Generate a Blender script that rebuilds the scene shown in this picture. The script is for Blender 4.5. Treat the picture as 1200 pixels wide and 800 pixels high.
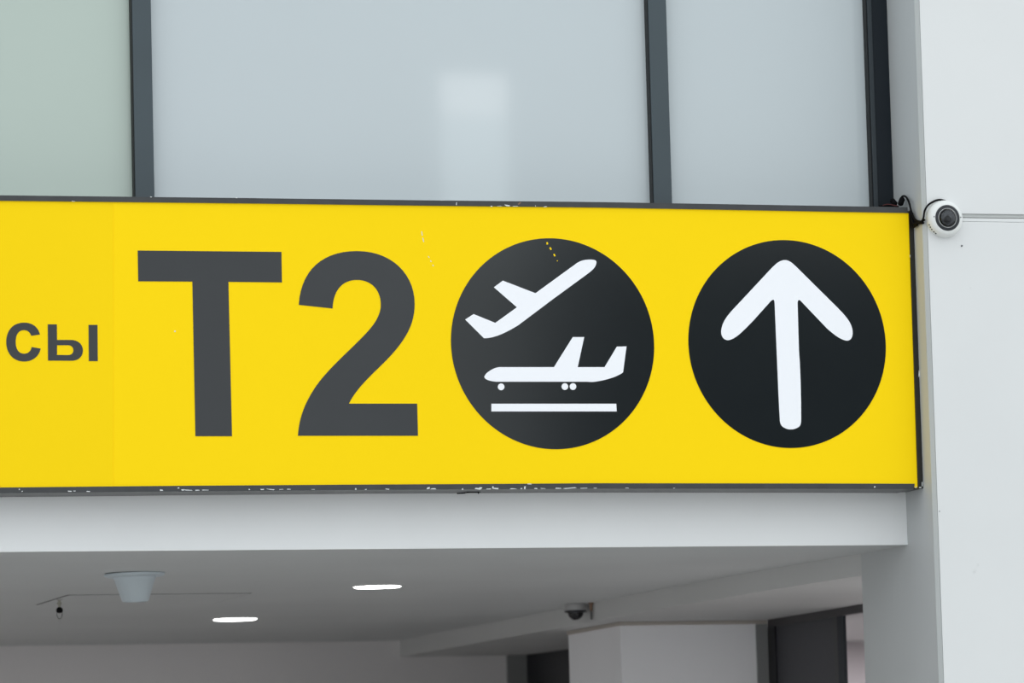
import bpy, bmesh, math, random
from math import sin, cos, pi
from mathutils import Vector, Matrix
from mathutils.geometry import tessellate_polygon

for o in list(bpy.data.objects): bpy.data.objects.remove(o)
S = bpy.context.scene
C = S.collection
H = 1.6                                   # eye height above the hall floor

# ------------------------------------------------------------------ camera
F, YAW, PITCH, ROLL = 5627.2, .2870, .1072, -.0268
def cam_axes():
    f = Vector((sin(YAW)*cos(PITCH), cos(YAW)*cos(PITCH), sin(PITCH)))
    r = Vector((cos(YAW), -sin(YAW), 0)); u = r.cross(f)
    return cos(ROLL)*r+sin(ROLL)*u, -sin(ROLL)*r+cos(ROLL)*u, f
RX, UX, FX = cam_axes()
cd = bpy.data.cameras.new('camera'); cam = bpy.data.objects.new('camera', cd); C.objects.link(cam)
cd.sensor_width = 36; cd.lens = F*36/1200; cd.clip_end = 300; cd.clip_start = .1
m = Matrix((RX, UX, -FX)).transposed().to_4x4(); m.translation = Vector((0, 0, H)); cam.matrix_world = m
cd.dof.use_dof = True; cd.dof.focus_distance = 16.7; cd.dof.aperture_fstop = 4.5
S.camera = cam

# ------------------------------------------------------------------ world, lights, exposure
w = bpy.data.worlds.new('world'); S.world = w; w.use_nodes = True
bg = w.node_tree.nodes['Background']; bg.inputs[0].default_value = (.925, .975, 1.0, 1); bg.inputs[1].default_value = 1.26
def area(name, loc, rot, sx, sy, power, col=(1, 1, 1)):
    d = bpy.data.lights.new(name, 'AREA'); d.shape = 'RECTANGLE'; d.size = sx; d.size_y = sy; d.energy = power; d.color = col
    o = bpy.data.objects.new(name, d); o.location = loc; o.rotation_euler = rot; C.objects.link(o); return o
# unseen lights added behind the camera for the bright reflection in the glass
area('hall_window_upper', (17.95, -29.9, 11.98), (pi/2, 0, 0), .95, .58, 5.2, (1, 1, 1))
area('hall_window_lower', (17.95, -29.9, 10.75), (pi/2, 0, 0), .95, 1.86, 10.5, (.85, .97, 1))
# added fill lights, unseen, to brighten the low room, side room and pillar
for lx, ly in ((.6, 18.4), (.6, 20.7), (2.7, 20.7), (-1.5, 19.5)): area('room_lamp', (lx, ly, H+1.06), (0, 0, 0), .2, .2, 15, (1, .96, .93))
area('side_room_lamp', (8.3, 20.6, H+.98), (0, 0, 0), .6, .6, 45, (1, .95, .97))
area('doorway_lamp', (7.02, 17.0, H+.98), (0, 0, 0), .25, .25, 30, (1, .96, .95))
S.view_settings.view_transform = 'Standard'; S.view_settings.look = 'None'
S.view_settings.exposure = 0; S.view_settings.gamma = 1; S.view_settings.use_curve_mapping = False

# ------------------------------------------------------------------ materials
def srgb(r, g, b):
    f = lambda c: (c/255/12.92 if c/255 <= .04045 else ((c/255+.055)/1.055)**2.4)
    return (f(r), f(g), f(b))
def mat(name, col, rough=.5, var=0, scale=3, bump=0, bscale=60, metal=0, spec=.5, emit=None, es=0, spots=None, stretch=None):
    m = bpy.data.materials.new(name); m.use_nodes = True
    n, l = m.node_tree.nodes, m.node_tree.links; p = n['Principled BSDF']
    p.inputs['Base Color'].default_value = (*col, 1); p.inputs['Roughness'].default_value = rough
    p.inputs['Metallic'].default_value = metal; p.inputs['Specular IOR Level'].default_value = spec
    tc = n.new('ShaderNodeTexCoord'); mp = n.new('ShaderNodeMapping'); l.new(tc.outputs['Object'], mp.inputs[0])
    if stretch: mp.inputs['Scale'].default_value = stretch
    last = None
    if var:
        t = n.new('ShaderNodeTexNoise'); t.inputs['Scale'].default_value = scale; t.inputs['Detail'].default_value = 5
        l.new(mp.outputs[0], t.inputs[0])
        r = n.new('ShaderNodeMapRange'); r.inputs[1].default_value = .3; r.inputs[2].default_value = .7
        r.inputs[3].default_value = 1-var; r.inputs[4].default_value = 1+var; l.new(t.outputs[0], r.inputs[0])
        mx = n.new('ShaderNodeMix'); mx.data_type = 'RGBA'; mx.blend_type = 'MULTIPLY'; mx.inputs[0].default_value = 1
        mx.inputs[6].default_value = (*col, 1); l.new(r.outputs[0], mx.inputs[7]); last = mx.outputs[2]
    if spots:                              # sparse grubby marks: (scale, threshold, colour)
        t = n.new('ShaderNodeTexNoise'); t.inputs['Scale'].default_value = spots[0]; t.inputs['Detail'].default_value = 3
        l.new(mp.outputs[0], t.inputs[0])
        r = n.new('ShaderNodeMapRange'); r.inputs[1].default_value = spots[1]; r.inputs[2].default_value = spots[1]+.06; r.inputs[4].default_value = .5
        l.new(t.outputs[0], r.inputs[0])
        mx = n.new('ShaderNodeMix'); mx.data_type = 'RGBA'; l.new(r.outputs[0], mx.inputs[0])
        if last: l.new(last, mx.inputs[6])
        else: mx.inputs[6].default_value = (*col, 1)
        mx.inputs[7].default_value = (*spots[2], 1); last = mx.outputs[2]
    if last: l.new(last, p.inputs['Base Color'])
    if bump:
        t = n.new('ShaderNodeTexNoise'); t.inputs['Scale'].default_value = bscale; l.new(mp.outputs[0], t.inputs[0])
        b = n.new('ShaderNodeBump'); b.inputs['Strength'].default_value = bump; b.inputs['Distance'].default_value = .002
        l.new(t.outputs[0], b.inputs['Height']); l.new(b.outputs[0], p.inputs['Normal'])
    if emit:
        p.inputs['Emission Color'].default_value = (*emit, 1); p.inputs['Emission Strength'].default_value = es
    return m

M = {}
M['wall'] = mat('painted_panel', (.80, .815, .815), .45, .02, 1.5, .05, 25, spots=(14, .74, (.55, .57, .56)))
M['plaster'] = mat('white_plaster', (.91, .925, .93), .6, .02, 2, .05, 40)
M['reveal'] = mat('reveal_paint', (.52, .54, .545), .5, .02, 2, .05, 30)
M['cornertrim'] = mat('corner_profile', (.50, .525, .525), .5, .02, 5)
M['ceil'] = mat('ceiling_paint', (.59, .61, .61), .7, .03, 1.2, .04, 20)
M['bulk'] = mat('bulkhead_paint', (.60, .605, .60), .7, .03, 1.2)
M['inner'] = mat('inner_wall_paint', (.80, .775, .775), .6, .03, 1)
M['floor'] = mat('hall_floor', (.47, .46, .455), .35, .08, .6)
M['glass1'] = mat('frosted_glass_green', (.50, .585, .53), .035, .015, .9)  # greenish hall reflection put into the pane's base colour
M['glass2'] = mat('frosted_glass', (.575, .635, .66), .035, .015, .9)
M['mullion'] = mat('mullion_grey', (.050, .072, .085), .4, .05, 4)
M['mullion2'] = mat('mullion_dark', (.006, .011, .017), .45, .05, 4, spec=.3)
M['coverstrip'] = mat('cover_strip', (.022, .032, .040), .4)
M['gasket'] = mat('black_gasket', (.008, .009, .010), .6)
YC = (.86, .60, .005)
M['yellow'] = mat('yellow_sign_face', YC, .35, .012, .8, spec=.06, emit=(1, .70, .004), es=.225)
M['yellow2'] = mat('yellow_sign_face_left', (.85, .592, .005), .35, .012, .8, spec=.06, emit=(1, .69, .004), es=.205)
M['letter'] = mat('dark_grey_vinyl', (.020, .0235, .027), .12, .05, 6)
M['disc'] = mat('black_vinyl', (.0085, .012, .0135), .10, .08, 5, spec=.5)
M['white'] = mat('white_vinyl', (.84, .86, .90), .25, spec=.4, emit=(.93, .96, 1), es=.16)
M['frame'] = mat('sign_frame', (.040, .043, .046), .35, .15, 20)
M['frameunder'] = mat('sign_frame_metal', (.12, .12, .12), .4, .12, 8, metal=.3, stretch=(.3, 1, 6))
M['frameblack'] = mat('sign_frame_black', (.010, .010, .010), .3, .2, 20)
M['chip'] = mat('bare_chip', (.75, .78, .78), .6)
M['tan'] = mat('rusty_mark', (.25, .16, .11), .8)
M['camwhite'] = mat('camera_white_plastic', (.84, .86, .85), .35)
M['camblack'] = mat('camera_black_plastic', (.014, .018, .024), .4)
M['lens'] = mat('lens_glass', (.01, .01, .012), .05)
M['gimbal'] = mat('gimbal_grey', (.06, .064, .07), .3, .5, 90)
M['cable'] = mat('black_cable', (.007, .007, .008), .7, spec=.05)
M['red'] = mat('red_wire', (.10, .012, .012), .5)
M['screw'] = mat('screw_metal', (.10, .11, .11), .4, metal=.6)
M['speaker'] = mat('speaker_plastic', (.56, .63, .67), .5)
M['dark'] = mat('dark_glazing', (.008, .008, .012), .3, .1, 2)
M['darkjamb'] = mat('dark_jamb', (.006, .006, .008), .35)
M['header'] = mat('dark_header', (.030, .026, .030), .4)
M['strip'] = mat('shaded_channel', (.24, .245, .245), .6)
M['pillar'] = mat('pillar_paint', (.90, .90, .92), .6, .02, 1.5)
M['panel'] = mat('dark_panel', (.020, .020, .028), .4, .1, 2)
M['greyplastic'] = mat('grey_plastic', (.42, .42, .42), .5)
M['brass'] = mat('aged_fitting', (.40, .39, .33), .4, metal=.5)
M['bead'] = mat('bead_trim', (.46, .42, .38), .6)
M['groove'] = mat('shadow_gap', (.09, .09, .09), .8)
M['jointline'] = mat('joint_gap', (.20, .19, .175), .9)
M['jointface'] = mat('joint_profile', (.60, .62, .61), .6)
M['light'] = mat('lit_diffuser', (.9, .9, .9), .5, emit=(1, .98, .96), es=7)
M['pinkwall'] = mat('far_wall', (.70, .66, .68), .6)
M['hallwall'] = mat('hall_dark_cladding', (.10, .11, .125), .6)
g = bpy.data.materials.new('clear_dome'); g.use_nodes = True
p = g.node_tree.nodes['Principled BSDF']; p.inputs['Base Color'].default_value = (.75, .77, .8, 1); p.inputs['Transmission Weight'].default_value = 1
p.inputs['Roughness'].default_value = .02; p.inputs['IOR'].default_value = 1.3; M['dome'] = g

# ------------------------------------------------------------------ helpers
def at(px, py, ax, v):
    """point on the axis plane (ax = 0 x, 1 y, 2 z) seen along a sight line, used to survey the sign's flat print"""
    d = RX*((px-600)/F)+UX*((400-py)/F)+FX
    if ax == 2: v -= H
    p = d*(v/d[ax]); p.z += H; return p
def link(name, me, m=None, parent=None):
    o = bpy.data.objects.new(name, me); C.objects.link(o)
    if m is not None and not me.materials: me.materials.append(m)
    if parent is not None: o.parent = parent
    return o
def obj(name, bm, m, parent=None, smooth=False):
    bmesh.ops.recalc_face_normals(bm, faces=bm.faces)
    if smooth:
        for f in bm.faces: f.smooth = True
    me = bpy.data.meshes.new(name); bm.to_mesh(me); bm.free()
    if smooth:
        try: me.set_sharp_from_angle(angle=math.radians(35))
        except Exception: pass
    return link(name, me, m, parent)
def tag(o, label=None, cat=None, group=None, kind=None):
    if label: o['label'] = label
    if cat: o['category'] = cat
    if group: o['group'] = group
    if kind: o['kind'] = kind
    return o
def empty(name, loc, label, cat, group=None):
    o = bpy.data.objects.new(name, None); C.objects.link(o); o.location = loc; o.empty_display_size = .05
    return tag(o, label, cat, group)
def add_box(bm, x0, x1, y0, y1, z0, z1, bev=0):
    r = bmesh.ops.create_cube(bm, size=1)
    for v in r['verts']:
        v.co = Vector(((x0+x1)/2+v.co.x*(x1-x0), (y0+y1)/2+v.co.y*(y1-y0), (z0+z1)/2+v.co.z*(z1-z0)))
    if bev:
        es = list({e for v in r['verts'] for e in v.link_edges})
        bmesh.ops.bevel(bm, geom=es, offset=bev, segments=2, affect='EDGES', profile=.5)
def box(name, m, x0, x1, y0, y1, z0, z1, parent=None, bev=0):
    bm = bmesh.new(); add_box(bm, x0, x1, y0, y1, z0, z1, bev); return obj(name, bm, m, parent)
def struct(o, label=None):
    o['kind'] = 'structure'
    if label: o['label'] = label
    return o
def prism_xy(name, m, pts, z0, z1, parent=None):
    bm = bmesh.new(); a = [bm.verts.new((x, y, z0)) for x, y in pts]; b = [bm.verts.new((x, y, z1)) for x, y in pts]
    bm.faces.new(a); bm.faces.new(b[::-1])
    for i in range(len(a)): bm.faces.new((a[i], a[(i+1) % len(a)], b[(i+1) % len(a)], b[i]))
    return obj(name, bm, m, parent)
def plate(name, m, loops, y, depth, parent=None):
    """flat shape in the sign plane: loops of (x, z) points, outer then holes; front at y, sides run back by depth"""
    bm = bmesh.new(); vs = []; vb = []
    for lp in loops:
        for x, z in lp: vs.append(bm.verts.new((x, y, z))); vb.append(bm.verts.new((x, y+depth, z)))
    tris = tessellate_polygon([[Vector((x, z, 0)) for x, z in lp] for lp in loops])
    for t in tris:
        try: bm.faces.new([vs[i] for i in t]); bm.faces.new([vb[i] for i in reversed(t)])
        except ValueError: pass
    k = 0
    for lp in loops:
        n = len(lp)
        for i in range(n):
            a, b = k+i, k+(i+1) % n
            try: bm.faces.new((vs[a], vs[b], vb[b], vb[a]))
            except ValueError: pass
        k += n
    return obj(name, bm, m, parent)
def path(cmds, ox=0, oy=0, s=1, n=14):
    """'M x y L x y C ...' token list -> px points"""
    out = []; t = cmds.split(); i = 0
    def P(j): return Vector((float(t[j])/s+ox, float(t[j+1])/s+oy))
    c = None
    while i < len(t):
        if t[i] in 'ML': c = P(i+1); out.append(c); i += 3
        elif t[i] == 'C':
            a, b, d = P(i+1), P(i+3), P(i+5)
            for k in range(1, n+1):
                u = k/n; out.append(c*(1-u)**3+a*3*u*(1-u)**2+b*3*u*u*(1-u)+d*u**3)
            c = d; i += 7
    if (out[0]-out[-1]).length < .3: out.pop()
    return out
def onsign(pts, y): return [(lambda q: (q.x, q.z))(at(p[0], p[1], 1, y)) for p in pts]
def lathe(name, m, prof, origin, axis='Z', parent=None, seg=40, smooth=True):
    """profile of (radius, distance along axis); axis 'Z' up or 'Y' towards the viewer (-Y)"""
    bm = bmesh.new(); rings = []
    for r, h in prof:
        ring = []
        for k in range(seg if r > 1e-6 else 1):
            a = 2*pi*k/seg
            v = (r*cos(a), r*sin(a), h) if axis == 'Z' else (r*cos(a), -h, r*sin(a))
            ring.append(bm.verts.new(Vector(v)+Vector(origin)))
        rings.append(ring)
    for A, B in zip(rings, rings[1:]):
        for k in range(seg):
            a = A[k % len(A)]; a2 = A[(k+1) % len(A)]; b = B[k % len(B)]; b2 = B[(k+1) % len(B)]
            f = [a, a2, b2, b]; u = []
            for v in f:
                if v not in u: u.append(v)
            if len(u) > 2: bm.faces.new(u)
    for R in (rings[0], rings[-1]):
        if len(R) > 1: bm.faces.new(R)
    return obj(name, bm, m, parent, smooth)
def tube(name, m, pts, r, parent=None, seg=10, sub=8):
    pts = [Vector(p) for p in pts]; P = []
    for i in range(len(pts)-1):
        a, b, c, d = pts[max(i-1, 0)], pts[i], pts[i+1], pts[min(i+2, len(pts)-1)]
        for k in range(sub):
            t = k/sub
            P.append(.5*((2*b)+(c-a)*t+(2*a-5*b+4*c-d)*t*t+(3*b-a-3*c+d)*t**3))
    P.append(pts[-1]); bm = bmesh.new(); rings = []; up = Vector((.13, .97, .2)).normalized()
    for i, p in enumerate(P):
        t = (P[min(i+1, len(P)-1)]-P[max(i-1, 0)]).normalized(); n = t.cross(up).normalized(); b = t.cross(n)
        rings.append([bm.verts.new(p+n*r*cos(2*pi*k/seg)+b*r*sin(2*pi*k/seg)) for k in range(seg)])
    for A, B in zip(rings, rings[1:]):
        for k in range(seg): bm.faces.new((A[k], A[(k+1) % seg], B[(k+1) % seg], B[k]))
    bm.faces.new(rings[0]); bm.faces.new(rings[-1])
    return obj(name, bm, m, parent, True)

# ------------------------------------------------------------------ large structure
XR = 6.237                                # left-facing reveal of the right-hand pier
struct(box('floor', M['floor'], -22, 30, -34, 30, -.1, 0), 'hall floor')
ZC = H+1.085                              # soffit height
ZB = H+1.005                                # underside of the bulkhead
fr = struct(box('wall_front', M['plaster'], -4, XR, 16.17, 16.19, ZC, H+2.27), 'white plastered beam that carries the yellow sign')
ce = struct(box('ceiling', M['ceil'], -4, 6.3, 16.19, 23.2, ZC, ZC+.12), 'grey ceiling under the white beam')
# access hatch and its shadow gap are flush in the ceiling
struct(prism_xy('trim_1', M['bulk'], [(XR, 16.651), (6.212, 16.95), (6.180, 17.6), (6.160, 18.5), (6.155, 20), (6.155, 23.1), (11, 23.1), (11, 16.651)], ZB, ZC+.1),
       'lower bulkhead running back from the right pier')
struct(box('wall_back', M['inner'], -4, 12, 22.95, 23.2, 0, ZC), 'grey wall at the far end below the ceiling')
box('niche_strip', M['strip'], 6.70, 6.80, 22.93, 22.95, 0, ZB-.002, bpy.data.objects['wall_back'])  # darker grey strip set on the back wall
struct(box('wall_left', M['inner'], -4.2, -4, 16.17, 23.2, 0, H+6), 'inner side wall')

# right-hand pier with its cladding
pier = struct(box('wall_right', M['reveal'], XR, 12, 15.918, 16.65, 0, H+7), 'white pier right of the sign, with cladding panels in front')
box('cladding_panel', M['wall'], 6.252, 12, 15.90, 15.9175, 0, H+2.2235, pier, .0012)
box('cladding_panel', M['wall'], 6.252, 12, 15.90, 15.9175, H+2.2525, H+7, pier, .0012)
box('joint_profile', M['jointface'], 6.252, 12, 15.9085, 15.9175, H+2.2405, H+2.252, pier)
box('joint_profile', M['wall'], 6.252, 12, 15.905, 15.9175, H+2.2255, H+2.2375, pier)
box('joint_gap', M['jointline'], 6.252, 12, 15.914, 15.9176, H+2.2237, H+2.2523, pier)
prism_xy('corner_trim', M['cornertrim'], [(XR, 15.9178), (XR+.0005, 15.9135), (6.2505, 15.9002), (6.2515, 15.9178)], 0, H+7, pier)
for px, py, r in ((1127, 288, .0032), (1092.3, 599, .0016)):
    q = at(px, py, 1, 15.9)
    lathe('screw', M['screw'], [(r, 0), (r, .002), (r*.6, .003), (0, .003)], (max(q.x, 6.258), 15.9, q.z), 'Y', pier, 14)

# frosted glazing above the sign
GY = 16.225; MY = 16.185; ZG = H+2.2702; ZT = H+7
mull = [(3.428, 3.498), (5.318, 5.389), (6.156, 6.2365)]
edges = [(-4, 3.430), (3.496, 5.320), (5.387, 6.158)]
labs = ['frosted pane with a greenish tint above the sign, left of the first mullion',
        'wide frosted glass pane above the sign between the two grey mullions',
        'narrow frosted glass pane above the sign beside the dark corner mullion']
for i in range(3):
    wn = struct(box('window_%d' % (i+1), M['glass1' if i == 0 else 'glass2'], edges[i][0], edges[i][1], GY, GY+.012, ZG, ZT), labs[i])
    a, b = mull[i]; mm = M['mullion2'] if i == 2 else M['mullion']
    box('mullion', mm, a+.003, b, MY, GY+.03, ZG, ZT, wn, .0012)
    box('gasket', M['gasket'], a, a+.0035, MY+.006, GY+.03, ZG, ZT, wn)
    if i == 2: box('mullion_cover', M['coverstrip'], a+.003, a+.018, MY-.006, MY+.0005, ZG, ZT, wn, .001)
struct(box('wall_upper', M['inner'], -4, XR, 16.30, 16.34, ZG, ZT), 'backing behind the frosted glazing')

# pillar and dark partition beyond the opening
pl = struct(box('wall_pillar', M['pillar'], 6.298, 6.966, 19.8, 20.57, 0, ZB-.0005), 'pale square pillar under the bulkhead')
box('bead_trim', M['bead'], 6.292, 6.968, 19.794, 20.574, ZB-.017, ZB-.0006, pl, .002)
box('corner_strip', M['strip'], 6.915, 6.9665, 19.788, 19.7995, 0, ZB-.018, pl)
XP = 6.968
pt = struct(prism_xy('wall_partition', M['dark'], [(6.86, 22.0), (6.80, 22.95), (7.03, 22.95), (7.03, 20.58), (XP, 20.58)], 0, ZB-.0005), 'dark glazed partition running back behind the pillar')
box('header', M['header'], XP, 7.0, 16.66, 19.79, ZB-.034, ZB-.0005, pt)
box('dark_panel', M['panel'], XP+.006, 6.99, 18.97, 19.70, 0, ZB-.034, pt)
box('jamb', M['darkjamb'], XP-.001, 6.995, 19.70, 19.79, 0, ZB-.034, pt)
box('jamb', M['darkjamb'], XP+.003, 6.99, 18.915, 18.97, 0, ZB-.034, pt)
box('jamb', M['mullion2'], XP-.001, XP+.012, 18.84, 18.915, 0, ZB-.034, pt)
struct(box('wall_far', M['pinkwall'], 7.05, 10.9, 22.0, 22.1, 0, ZB-.0005), 'pale pinkish wall seen past the partition')
struct(box('wall_side', M['inner'], 11, 11.2, 16.65, 22.95, 0, ZB), 'side room wall')
struct(box('wall_rear', M['hallwall'], 18.8, 30, -30.4, -30.1, 0, 10.2), 'dark clad end wall of the hall behind the photographer')  # out of view, added and sized for its dark reflection in the discs

# ------------------------------------------------------------------ the sign
YS = 16.0
sign = empty('wayfinding_sign', (4.5, 16.17, H+1.27), 'long yellow box sign with T2 and two black discs on the white beam', 'sign')
def P(o): o.parent = sign; o.matrix_parent_inverse = Matrix.Translation(-sign.location); return o
def keep(child, par):
    child.parent = par; return child
topi = [(-560, 228.8), (0, 235), (300, 238.3), (500, 240.8), (700, 243), (960, 247.6), (1066, 249.5)]
boti = [(-560, 578), (0, 571), (210, 569), (420, 567.6), (550, 567), (700, 566), (960, 566.3), (1072, 566.6)]
xseam = at(133, 400, 1, YS).x
ZTOP = at(300, 236, 1, YS).z; ZBOT = at(300, 571.5, 1, YS).z
fx1 = at(1066.2, 255, 1, YS).x+.004
fxr = at(1076, 566, 1, YS).x
def face(m, p0, p1):
    xs = [p0]+[x for x in (210, 420, 550, 700, 960) if p0 < x < p1]+[p1]
    def interp(L, x):
        for (a, b), (c, d) in zip(L, L[1:]):
            if a <= x <= c: return b+(d-b)*(x-a)/(c-a)
        return L[-1][1]
    lp = onsign([(x, interp(topi, x)-(2.5 if x < 1060 else -.4)) for x in xs]+([(1066.2, 255), (1076.8, 566), (1077.0, 571)] if p1 > 1000 else [])+[(x, interp(boti, x)+4.5) for x in xs[::-1]], YS)
    return P(plate('face_panel', m, [lp], YS, .006))
face(M['yellow'], 133.1, 1065.3); face(M['yellow2'], -560, 132.9)
P(box('housing', M['frameblack'], 1.0, XR-.004, YS+.0065, 16.169, ZBOT+.004, ZTOP-.002))
YF = YS-.006
def strip(name, m, inner, outer, y=YF, depth=.174):
    return P(plate(name, m, [onsign(inner, y)+onsign(outer[::-1], y)], y, depth))
topo = [(x, y-d) for (x, y), d in zip(topi[:-1], (6.3, 6.3, 6.2, 6.2, 6.4, 6.6))]
strip('frame_rail', M['frame'], topi[:-1]+[(1064, 249.4)], topo+[(1063.5, 242.7)])
bi = boti; bo = [(-560, 586), (0, 577.8), (210, 575.7), (420, 573.9), (550, 573.2), (700, 572.4), (960, 572.6), (1071, 573)]
strip('frame_rail', M['frame'], bi, bo, YF, .005)
def up(lst, d): return [(x, y+d) for x, y in lst]
P(plate('frame_underside', M['frameunder'], [onsign(up(bo, -4), YF+.005)+onsign(bo[::-1], YF+.005)], YF+.005, .169))
rs = onsign([(1065.2, 249.8), (1072, 249.8), (1082, 572), (1075.9, 572)], YF); rs = [(min(x, XR-.0008), z) for x, z in rs]
P(plate('frame_stile', M['frameblack'], [rs], YF, .17))

def print_shape(name, m, pts, lift, holes=(), parent=None):
    y = YS-.0004-lift
    o = plate(name, m, [onsign(pts, y)]+[onsign(h, y) for h in holes], y, lift+.0003)
    if parent is None: P(o)
    else: o.parent = parent; 
    return o
# lettering
T = path('M 35 72 L 553 77 L 555 187 L 362 185 L 375 741 L 243 741 L 232 184 L 37 183', 150, 270, 3.0755)
two = path('M 62 268 C 70 140 150 74 272 74 C 395 74 480 155 480 265 C 480 345 440 400 390 455 C 345 503 272 562 243 624 L 489 624 L 492 740 L 59 740 C 64 665 90 612 125 560 C 175 490 250 430 310 365 C 340 332 358 300 358 268 C 358 212 322 178 272 178 C 220 178 186 215 184 281', 330, 270, 3.0778)
es = path('M 625 290 L 487 310 C 470 255 430 222 375 222 C 290 222 245 295 245 400 C 245 510 285 590 380 590 C 440 590 485 550 495 485 L 635 510 C 615 630 510 712 380 712 C 205 712 98 585 98 405 C 98 225 205 105 375 105 C 510 105 595 175 625 290', 0, 370, 13.333)
ya = path('M 80 132 L 222 132 L 225 375 L 440 375 C 550 375 628 440 628 540 C 628 640 555 700 450 700 L 84 698', 50, 370, 13.333)
yh = path('M 225 458 L 390 458 C 450 458 480 490 480 535 C 480 580 450 610 400 612 L 225 610', 50, 370, 13.333)
yb = path('M 718 140 L 857 140 L 862 706 L 722 706', 50, 370, 13.333)
print_shape('letter', M['letter'], T, .001)
print_shape('letter', M['letter'], two, .001)
print_shape('letter', M['letter'], es, .001)
print_shape('letter', M['letter'], ya, .001, [yh])
print_shape('letter', M['letter'], yb, .001)
# discs
def disc(cx, cz, r):
    y = YS-.0014
    lp = [(cx+r*cos(2*pi*k/160), H+cz+r*sin(2*pi*k/160)) for k in range(160)]
    return P(plate('disc', M['disc'], [lp], y, .0013))
d1 = disc(4.8722, 1.7887, .3716); d2 = disc(5.743, 1.7916, .3716)
d1['label'] = 'black disc with two white aeroplanes'; d2['label'] = 'black disc with a white arrow'
def pict(name, pts, par, m=None):
    y = YS-.0026
    o = plate(name, m or M['white'], [onsign(pts, y)], y, .0011); o.parent = par; return o
A = lambda x, y: (x/6.6667+535, y/6.6667+290)
B = lambda x, y: (x/6.6667+620, y/6.6667+290)
def bez(a, b, c, d, n=12):
    a, b, c, d = map(Vector, (a, b, c, d)); return [tuple(a*(1-u)**3+b*3*u*(1-u)**2+c*3*u*u*(1-u)+d*u**3) for u in [k/n for k in range(1, n+1)]]
pl1 = [A(617, 356), B(375, 120)]+bez(B(375, 120), B(415, 96), B(445, 93), B(490, 94))+bez(B(490, 94), B(515, 96), B(528, 100), B(526, 118))+bez(B(526, 118), B(522, 150), B(500, 172), B(468, 197))
pl1 += [B(170, 415), A(480, 608)]+bez(A(480, 608), A(390, 662), A(300, 708), A(215, 708))+[A(68, 562), A(133, 519), A(303, 588), A(472, 466), A(292, 310), A(362, 258)]
Cc = lambda x, y: (x/7.62+560, y/7.62+385)
D = lambda x, y: (x/7.62+640, y/7.62+385)
pl2 = [Cc(190, 343), D(70, 343), D(238, 75), D(340, 75), D(282, 343), D(522, 343), D(632, 160), D(718, 158), D(687, 390)]
pl2 += bez(D(687, 390), D(640, 425), D(540, 462), D(420, 475))+bez(D(420, 475), D(400, 477), D(380, 473), D(360, 473), 4)+[Cc(165, 473)]
pl2 += bez(Cc(165, 473), Cc(100, 467), Cc(60, 452), Cc(58, 430))+bez(Cc(58, 430), Cc(62, 400), Cc(130, 350), Cc(190, 343))[:-1]
pict('aeroplane_taking_off', pl1, d1); pict('aeroplane_on_runway', pl2, d1)
for cx, cy in ((587.3, 453.1), (662, 452.8), (671.5, 452.8)):
    pict('wheel', [(cx+3.85*cos(2*pi*k/28), cy+3.95*sin(2*pi*k/28)) for k in range(28)], d1)
pict('runway_bar', [(575.9, 472.9), (722.2, 472.9), (722.7, 481.9), (575.9, 481.9)], d1)
E = lambda x, y: (x/6.959+840, y/6.959+295)
G = lambda x, y: (x/6.154+880, y/6.154+400)
ar = [E(555, 67)]+bez(E(555, 67), E(590, 67), E(615, 90), E(645, 118))+[E(790, 262), E(985, 455)]
ar += bez(E(985, 455), E(1070, 540), E(1108, 595), E(1108, 660))+bez(E(1108, 660), E(1106, 702), E(1090, 724), E(1060, 724))+bez(E(1060, 724), E(1010, 718), E(950, 670), E(895, 620))
ar += [E(690, 405)]+bez(E(690, 405), E(670, 384), E(660, 388), E(659, 420), 8)+[G(346, 60), G(353, 160), G(358.5, 300), G(361.5, 440), G(362, 570)]
ar += bez(G(362, 570), G(360, 608), G(350, 614), G(330, 624))+bez(G(330, 624), G(308, 636), G(272, 637), G(250, 626))+bez(G(250, 626), G(225, 614), G(213, 604), G(209, 570))
ar += [G(200, 400), G(183, 0), E(472, 420)]+bez(E(472, 420), E(470, 386), E(462, 382), E(440, 402), 8)+[E(300, 558)]
ar += bez(E(300, 558), E(220, 640), E(150, 716), E(92, 720))+bez(E(92, 720), E(55, 718), E(36, 690), E(36, 650))+bez(E(36, 650), E(40, 575), E(85, 522), E(130, 472))
ar += [E(300, 290), E(440, 140)]+bez(E(440, 140), E(480, 98), E(515, 67), E(555, 67))[:-1]
pict('arrow', ar, d2)
for o in (d1, d2):
    pass
# scratches and chipped paint
def quadpx(bm, cx, cy, wx, wy, y, ang=0, jit=0, rnd=random.Random(3)):
    pts = []
    for sx, sy in ((-1, -1), (1, -1), (1, 1), (-1, 1)):
        a, b = sx*wx/2*(1+rnd.uniform(-jit, jit)), sy*wy/2*(1+rnd.uniform(-jit, jit))
        q = at(cx+a*cos(ang)-b*sin(ang), cy+a*sin(ang)+b*cos(ang), 1, y); pts.append(q)
    f = [bm.verts.new(q) for q in pts]; b2 = [bm.verts.new(q+Vector((0, .0006, 0))) for q in pts]
    bm.faces.new(f); bm.faces.new(b2[::-1])
    for i in range(4): bm.faces.new((f[i], b2[i], b2[(i+1) % 4], f[(i+1) % 4]))
bm = bmesh.new()
for x, y, wx, wy, a in ((641.3, 285, 1.8, 2.6, -.2), (645.2, 291.2, 1.6, 3.2, -.5), (649.7, 298.8, 1.6, 3, -.5), (653.2, 305.5, .8, 1.2, -.4)): quadpx(bm, x, y, wx, wy, YS-.0022, a)
o = obj('scratches', bm, M['yellow']); o['kind'] = 'stuff'; o.parent = d1
bm = bmesh.new(); 
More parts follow.
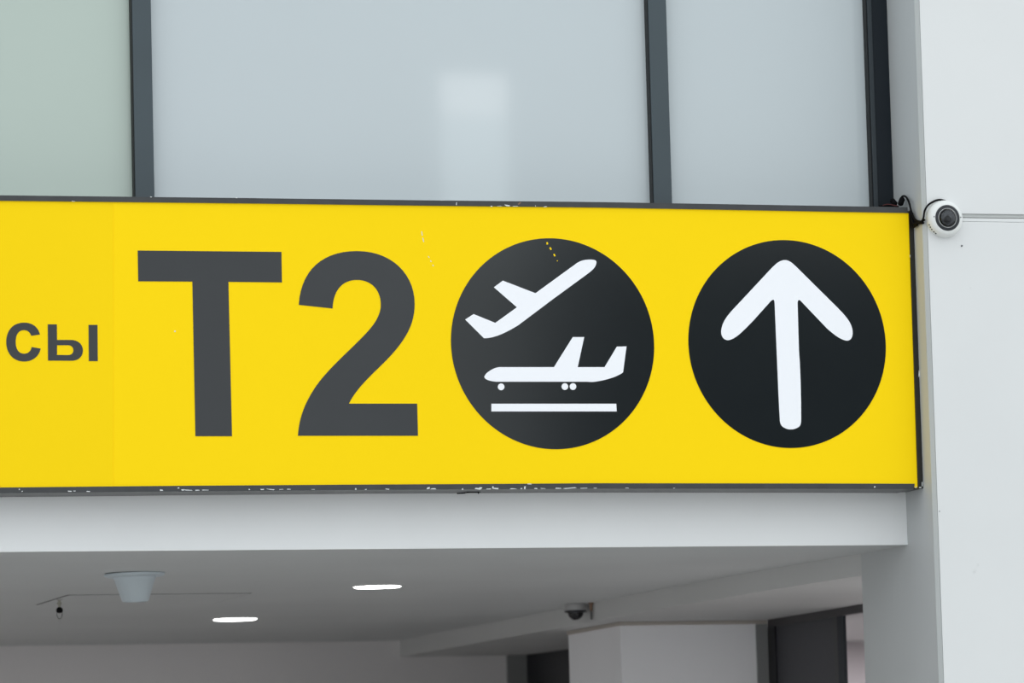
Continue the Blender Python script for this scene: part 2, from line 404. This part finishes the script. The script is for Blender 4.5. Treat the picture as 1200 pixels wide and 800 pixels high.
for x, y, wx, wy, a in ((494.5, 273.5, .9, 5, -.15), (496, 281, .9, 5, -.25), (502.5, 301, .8, 2, -.5), (505, 306, .8, 2, -.5), (507.5, 311, .8, 2, -.5), (205, 388, 1.6, 1.6, 0)): quadpx(bm, x, y, wx, wy, YS-.0006, a)
o = obj('scratches', bm, M['chip']); P(o); o['kind'] = 'stuff'; o['label'] = 'small white scratches in the yellow face'
bm = bmesh.new(); rnd = random.Random(7); YQ = YF-.0007
for x, y, wx, wy in ((22.7, 573.4, 1.4, 1.6), (26, 575.5, 1.8, 1), (82, 575.6, 6, 1), (87, 575.2, 3, .9), (103.5, 575.6, 4, 1), (189, 574.2, 3, 1.4), (209, 571.5, 2, 1), (214, 573.9, 3, 1.2), (221, 574.2, 8, 1), (231, 574.2, 7, .9), (241, 574, 6, .6),
        (292, 573.3, 2, 1.3), (307, 573.3, 4, .9), (318, 573.4, 9, .9), (330, 573.2, 7, .8), (339, 573, 4, .9), (367, 573.2, 5, .6), (417, 572.4, 1.4, 2), (428.5, 573.2, 2, 1), (454, 573, 4, .9), (502, 571.6, 3, 1.6), (508, 572.4, 6, 1.2),
        (542, 573, 1.2, 1.6), (560, 572.4, 6, 1.4), (563, 571.4, 3, 1.2), (572, 572.6, 5, .8), (577.6, 571, 1.6, 3.8), (581, 572.2, 6, 1.2), (601, 572.4, 8, .9), (611, 572.3, 2.5, 1), (615, 571.5, 1.6, 3), (628, 572.2, 3, .9), (637, 572.2, 6, .7),
        (655, 572, 6, .8), (668, 571.8, 12, .9), (683, 571.8, 9, .8), (697, 571.8, 3, .8), (620, 566.9, 5, .8), (1025.3, 570.3, 1.6, 1.8), (735, 571.6, 5, .5), (790, 571.8, 3, .8),
        (519, 234.6, 6, .7), (535, 238.6, 1, 3), (576, 241.6, 2, .8), (585, 241.3, 6, .7), (595, 240.8, 6, 1.6), (604, 241.6, 5, .6), (627.6, 241.3, 1, 1.4), (639, 242, 4, .8), (277, 231.4, 2, 1), (86, 235.7, 3, .5), (177, 230.8, 2, .8)):
    quadpx(bm, x, y, wx, wy, YQ, rnd.uniform(-.12, .12), .5, rnd)
o = obj('paint_chips', bm, M['chip']); P(o); o['kind'] = 'stuff'; o['label'] = 'white chips along the dark frame'
bm = bmesh.new(); quadpx(bm, 609, 238.3, 3.5, 1.5, YQ, -.7, .3); o = obj('rust_mark', bm, M['tan']); P(o)
bm = bmesh.new()
for x, y, wx, wy in ((1077.2, 437, 1.4, 7), (1080.8, 567, .9, 5), (1078.6, 571, 2.4, 1.2), (1073.3, 570.8, .9, 2.4), (1066.5, 300, .5, 3)): quadpx(bm, x, y, wx, wy, YQ, .03, .3)
o = obj('paint_chips', bm, M['chip']); P(o); o['kind'] = 'stuff'

# loose wire sticking out below the frame
a = [(535.5, 578), (543, 577.6), (550, 576.3), (558, 576.2), (563, 575.9)]
wr = tube('loose_wire', M['cable'], [at(x, y, 1, 16.1) for x, y in a], .0022)
tag(wr, 'short black wire end hanging out under the middle of the yellow sign', 'wire')
tube('wire_tail', M['cable'], [at(560.5, 576, 1, 16.1), at(560.8, 578.5, 1, 16.1)], .002, wr, 8, 2)

# ------------------------------------------------------------------ large dome camera on the pier
cx, cz, cy = 6.3135, H+2.2305, 15.8998
dc = empty('security_camera', (cx, cy, cz), 'white round dome camera with black ring, on the white pier beside the yellow sign', 'camera')
def lat(name, m, prof, par=dc, o=(cx, cy, cz), ax='Y', seg=56):
    q = lathe(name, m, prof, o, ax, None, seg); 
    q.parent = par
    if par.type == 'EMPTY': q.matrix_parent_inverse = Matrix.Translation(-par.location)
    return q
body = lat('housing', M['camwhite'], [(.0650, 0), (.0668, .003), (.0670, .014), (.0655, .022), (.0605, .034), (.0530, .039), (.0475, .0405), (.0460, .039), (.0455, .030), (0, .030)])
lat('ring', M['camblack'], [(.0462, .030), (.0462, .0400), (.0440, .0415), (.0355, .0415), (.0340, .040), (.0335, .031)])
lat('bezel', M['camwhite'], [(.0350, .0405), (.0349, .0422), (.0341, .0426), (.0335, .0422), (.0335, .0405)])
dome = lat('dome', M['dome'], [(.0330*cos(t), .040+.027*sin(t)) for t in [k*pi/20 for k in range(0, 11)]][:-1]+[(0, .067)])
gm = lat('gimbal', M['gimbal'], [(.026*cos(t), .032+.022*sin(t)) for t in [k*pi/16 for k in range(0, 8)]]+[(0, .054)])
lat('lens', M['lens'], [(.011, 0), (.0115, .008), (.009, .010), (.004, .0085), (0, .008)], gm, (cx-.006, cy-.048, cz-.006), 'Y', 24)
for sx, sz, r in ((.0505, .003, .0022), (-.0508, .004, .0022)):
    lat('screw', M['screw'], [(r, 0), (r, .0022), (0, .0026)], body, (cx+sx, cy-.0385, cz+sz), 'Y', 12)
for k, a in enumerate((200, 208, 216, 226, 234)):
    a = math.radians(a); s = .0042
    bm = bmesh.new(); add_box(bm, -s*.35, s*.35, -.003, .003, -s*.6, s*.6)
    o = obj('vent_slot', bm, M['camblack']); o.parent = body
    o.location = (cx+.0660*cos(a), cy-.019, cz+.0660*sin(a)); o.rotation_euler = (0, -a, 0)

# cables
cb = empty('camera_cable', (6.24, 16.0, H+2.29), 'black cable looping from the dome camera to two connectors on top of the sign', 'cable')
def CB(o): o.parent = cb; o.matrix_parent_inverse = Matrix.Translation(-cb.location); return o
CB(tube('cable_run', M['cable'], [at(1108, 235.5, 1, 15.892), at(1101, 234, 1, 15.892), at(1094, 236, 1, 15.89), at(1087, 241, 1, 15.888), at(1083.4, 247.5, 1, 15.885), at(1082.2, 255, 1, 15.885), at(1079.5, 259.5, 1, 15.90), at(1074, 261.3, 1, 15.95), at(1069.5, 262.5, 1, 15.975)], .0036))
CB(tube('cable_run', M['cable'], [at(1055.5, 233, 1, 16.06), at(1058, 229.8, 1, 16.05), at(1062, 231, 1, 16.03), at(1065.5, 238, 1, 15.99), at(1068, 248, 1, 15.98), at(1072, 256.5, 1, 15.955), at(1078, 259.5, 1, 15.92), at(1083.5, 257.5, 1, 15.888)], .0038))
CB(tube('cable_run', M['cable'], [at(1066.5, 247, 1, 15.98), at(1068.5, 256, 1, 15.975), at(1071, 262, 1, 15.96), at(1075.5, 261.5, 1, 15.93), at(1081, 260, 1, 15.90)], .0038))
CB(tube('cable_run', M['cable'], [at(1068, 252, 1, 15.986), at(1071, 258, 1, 15.972), at(1077, 261.6, 1, 15.93), at(1082, 261, 1, 15.897)], .004))
CB(tube('cable_run', M['cable'], [at(1069, 249, 1, 15.987), at(1069.5, 256, 1, 15.984), at(1072, 263.5, 1, 15.972), at(1078, 259.8, 1, 15.925)], .0042))
CB(tube('cable_run', M['cable'], [at(1067.5, 249, 1, 15.985), at(1068.5, 258, 1, 15.982), at(1070, 266, 1, 15.978), at(1075, 263.5, 1, 15.94)], .0034))
def capsule(name, m, p0, p1, r, par):
    p0, p1 = Vector(p0), Vector(p1); L = (p1-p0).length
    o = lathe(name, m, [(0, 0), (r*.6, .001), (r, .006), (r, L*.35), (r*.85, L*.4), (r*.85, L*.45), (r, L*.5), (r, L-.006), (r*.55, L-.001), (0, L)], (0, 0, 0), 'Z', None, 20)
    q = Vector((0, 0, 1)).rotation_difference((p1-p0).normalized()); o.data.transform(Matrix.Translation(p0) @ q.to_matrix().to_4x4()); return o
CB(capsule('connector', M['cable'], at(1054.5, 240.5, 1, 16.05), at(1058, 231.5, 1, 16.06), .0105, cb))
CB(capsule('connector', M['cable'], at(1044.5, 233.5, 1, 16.09), at(1050, 240, 1, 16.07), .0100, cb))
CB(tube('red_wire', M['red'], [at(1034.5, 240.6, 1, 16.08), at(1040, 239.3, 1, 16.08), at(1047, 240.4, 1, 16.07), at(1052, 241.2, 1, 16.06)], .0016))
CB(tube('cable_run', M['cable'], [at(1030, 241.5, 1, 16.1), at(1036, 241.2, 1, 16.09), at(1045, 241.2, 1, 16.08), at(1053, 241.8, 1, 16.06)], .003))

# ------------------------------------------------------------------ things on the soffit
# cone-shaped speaker
q = at(157.5, 671.3, 2, ZC)
sp = empty('ceiling_speaker', (q.x, q.y, ZC), 'pale grey cone shaped ceiling speaker with round flange hanging under the ceiling at left', 'speaker')
def SP(o, e): o.parent = e; return o
SP(lathe('mounting_ring', M['speaker'], [(.100, 0), (.100, -.006)], (0, 0, 0)), sp)
SP(lathe('flange', M['speaker'], [(.060, -.0012), (.1095, -.0012), (.1120, -.004), (.1110, -.011), (.1000, -.0145), (.0780, -.0165), (0, -.0165)], (0, 0, 0), seg=64), sp)
SP(lathe('cone', M['speaker'], [(.0790, -.0160), (.0785, -.020), (.0760, -.023), (.0495, -.102), (.0470, -.105), (.0440, -.1055), (.042, -.100), (0, -.100)], (0, 0, 0), seg=64), sp)
sp.rotation_euler = (0, math.radians(-.8), 0)
# sprinkler
q = at(69.5, 701.3, 2, ZC)
sk = empty('sprinkler_head', (q.x, q.y, ZC), 'small pendent sprinkler head with black bulb holder and wire loop, left of the ceiling speaker', 'sprinkler')
SP(lathe('rosette', M['greyplastic'], [(.0165, 0), (.0165, -.004), (.010, -.006), (0, -.006)], (0, 0, 0), seg=24), sk)
SP(lathe('stem', M['brass'], [(.006, -.005), (.006, -.014), (.010, -.016), (.010, -.021), (.0055, -.023), (.0055, -.035)], (0, 0, 0), seg=20), sk)
SP(lathe('bulb_holder', M['cable'], [(0, -.033)]+[(.0138*sin(t), -.0465+.0138*cos(t)) for t in [k*pi/12 for k in range(1, 10)]]+[(0, -.0585)], (0, 0, 0), seg=24), sk)
SP(tube('loop', M['screw'], [(-.0105, 0, -.056), (-.0105, 0, -.066), (-.006, 0, -.077), (0, 0, -.080), (.006, 0, -.077), (.0105, 0, -.066), (.0105, 0, -.056)], .0012), sk)
# downlights
def downlight(px, py, r, label):
    q = at(px, py, 2, ZC)
    t = empty('recessed_downlight', (q.x, q.y, ZC), label, 'downlight', 'round downlights in the ceiling')
    SP(lathe('trim_ring', M['ceil'], [(r+.001, 0), (r+.001, -.002), (r+.018, -.001), (r+.020, 0)], (0, 0, 0), seg=64), t)
    SP(lathe('diffuser', M['light'], [(r, 0), (r, -.0035), (r-.003, -.005), (0, -.005)], (0, 0, 0), seg=64), t)
downlight(442, 686.8, .0935, 'glowing round downlight nearer the beam, right of the two in the ceiling')
downlight(275.5, 724.9, .0950, 'glowing round downlight farther back, left of the two in the ceiling')
# ceiling hatch
hx0, hx1, hy0, hy1 = 3.668, 4.42, 18.74, 19.42
ht = empty('access_hatch', ((hx0+hx1)/2, (hy0+hy1)/2, ZC), 'flush rectangular ceiling hatch outlined by a thin dark gap behind the cone speaker', 'hatch')
def HT(o): o.parent = ht; o.matrix_parent_inverse = Matrix.Translation(-ht.location); return o
bm = bmesh.new(); gwd = .016
for x0, x1, y0, y1 in ((hx0, hx1, hy0, hy0+gwd), (hx0, hx1, hy1-gwd, hy1), (hx0, hx0+.008, hy0, hy1), (hx1-.008, hx1, hy0, hy1)): add_box(bm, x0, x1, y0, y1, ZC-.0006, ZC)
HT(obj('gap', bm, M['groove']))
HT(box('hatch_panel', M['ceil'], hx0+.009, hx1-.009, hy0+gwd+.001, hy1-gwd-.001, ZC-.0025, ZC-.0004))
# small dome camera
q = at(676.5, 707.5, 2, ZC)
sc = empty('security_camera', (6.097, 19.80, ZC), 'small black dome camera on a pale base, under the ceiling beside the bulkhead', 'camera')
SP(lathe('base', M['greyplastic'], [(.040, 0), (.046, -.002), (.047, -.026), (.045, -.030)], (0, 0, 0), seg=40), sc)
SP(lathe('rim', M['camblack'], [(.047, -.0295), (.049, -.031), (.048, -.036), (.036, -.0385)], (0, 0, 0), seg=40), sc)
SP(lathe('dome', M['lens'], [(.035*cos(t), -.037-.034*sin(t)) for t in [k*pi/20 for k in range(0, 10)]]+[(0, -.071)], (0, 0, 0), seg=40), sc)
# hook beside it
hk = empty('cable_clip', (6.146, 19.73, ZC), 'small brown clip with grey conduit on the bulkhead beside the small dome camera', 'clip')
SP(lathe('clip', M['tan'], [(.011, 0), (.011, -.006), (.007, -.010), (.006, -.034), (0, -.034)], (0, 0, 0), seg=16), hk)
SP(lathe('conduit', M['groove'], [(.0045, -.030), (.0045, -.072), (0, -.072)], (0, 0, 0), seg=12), hk)
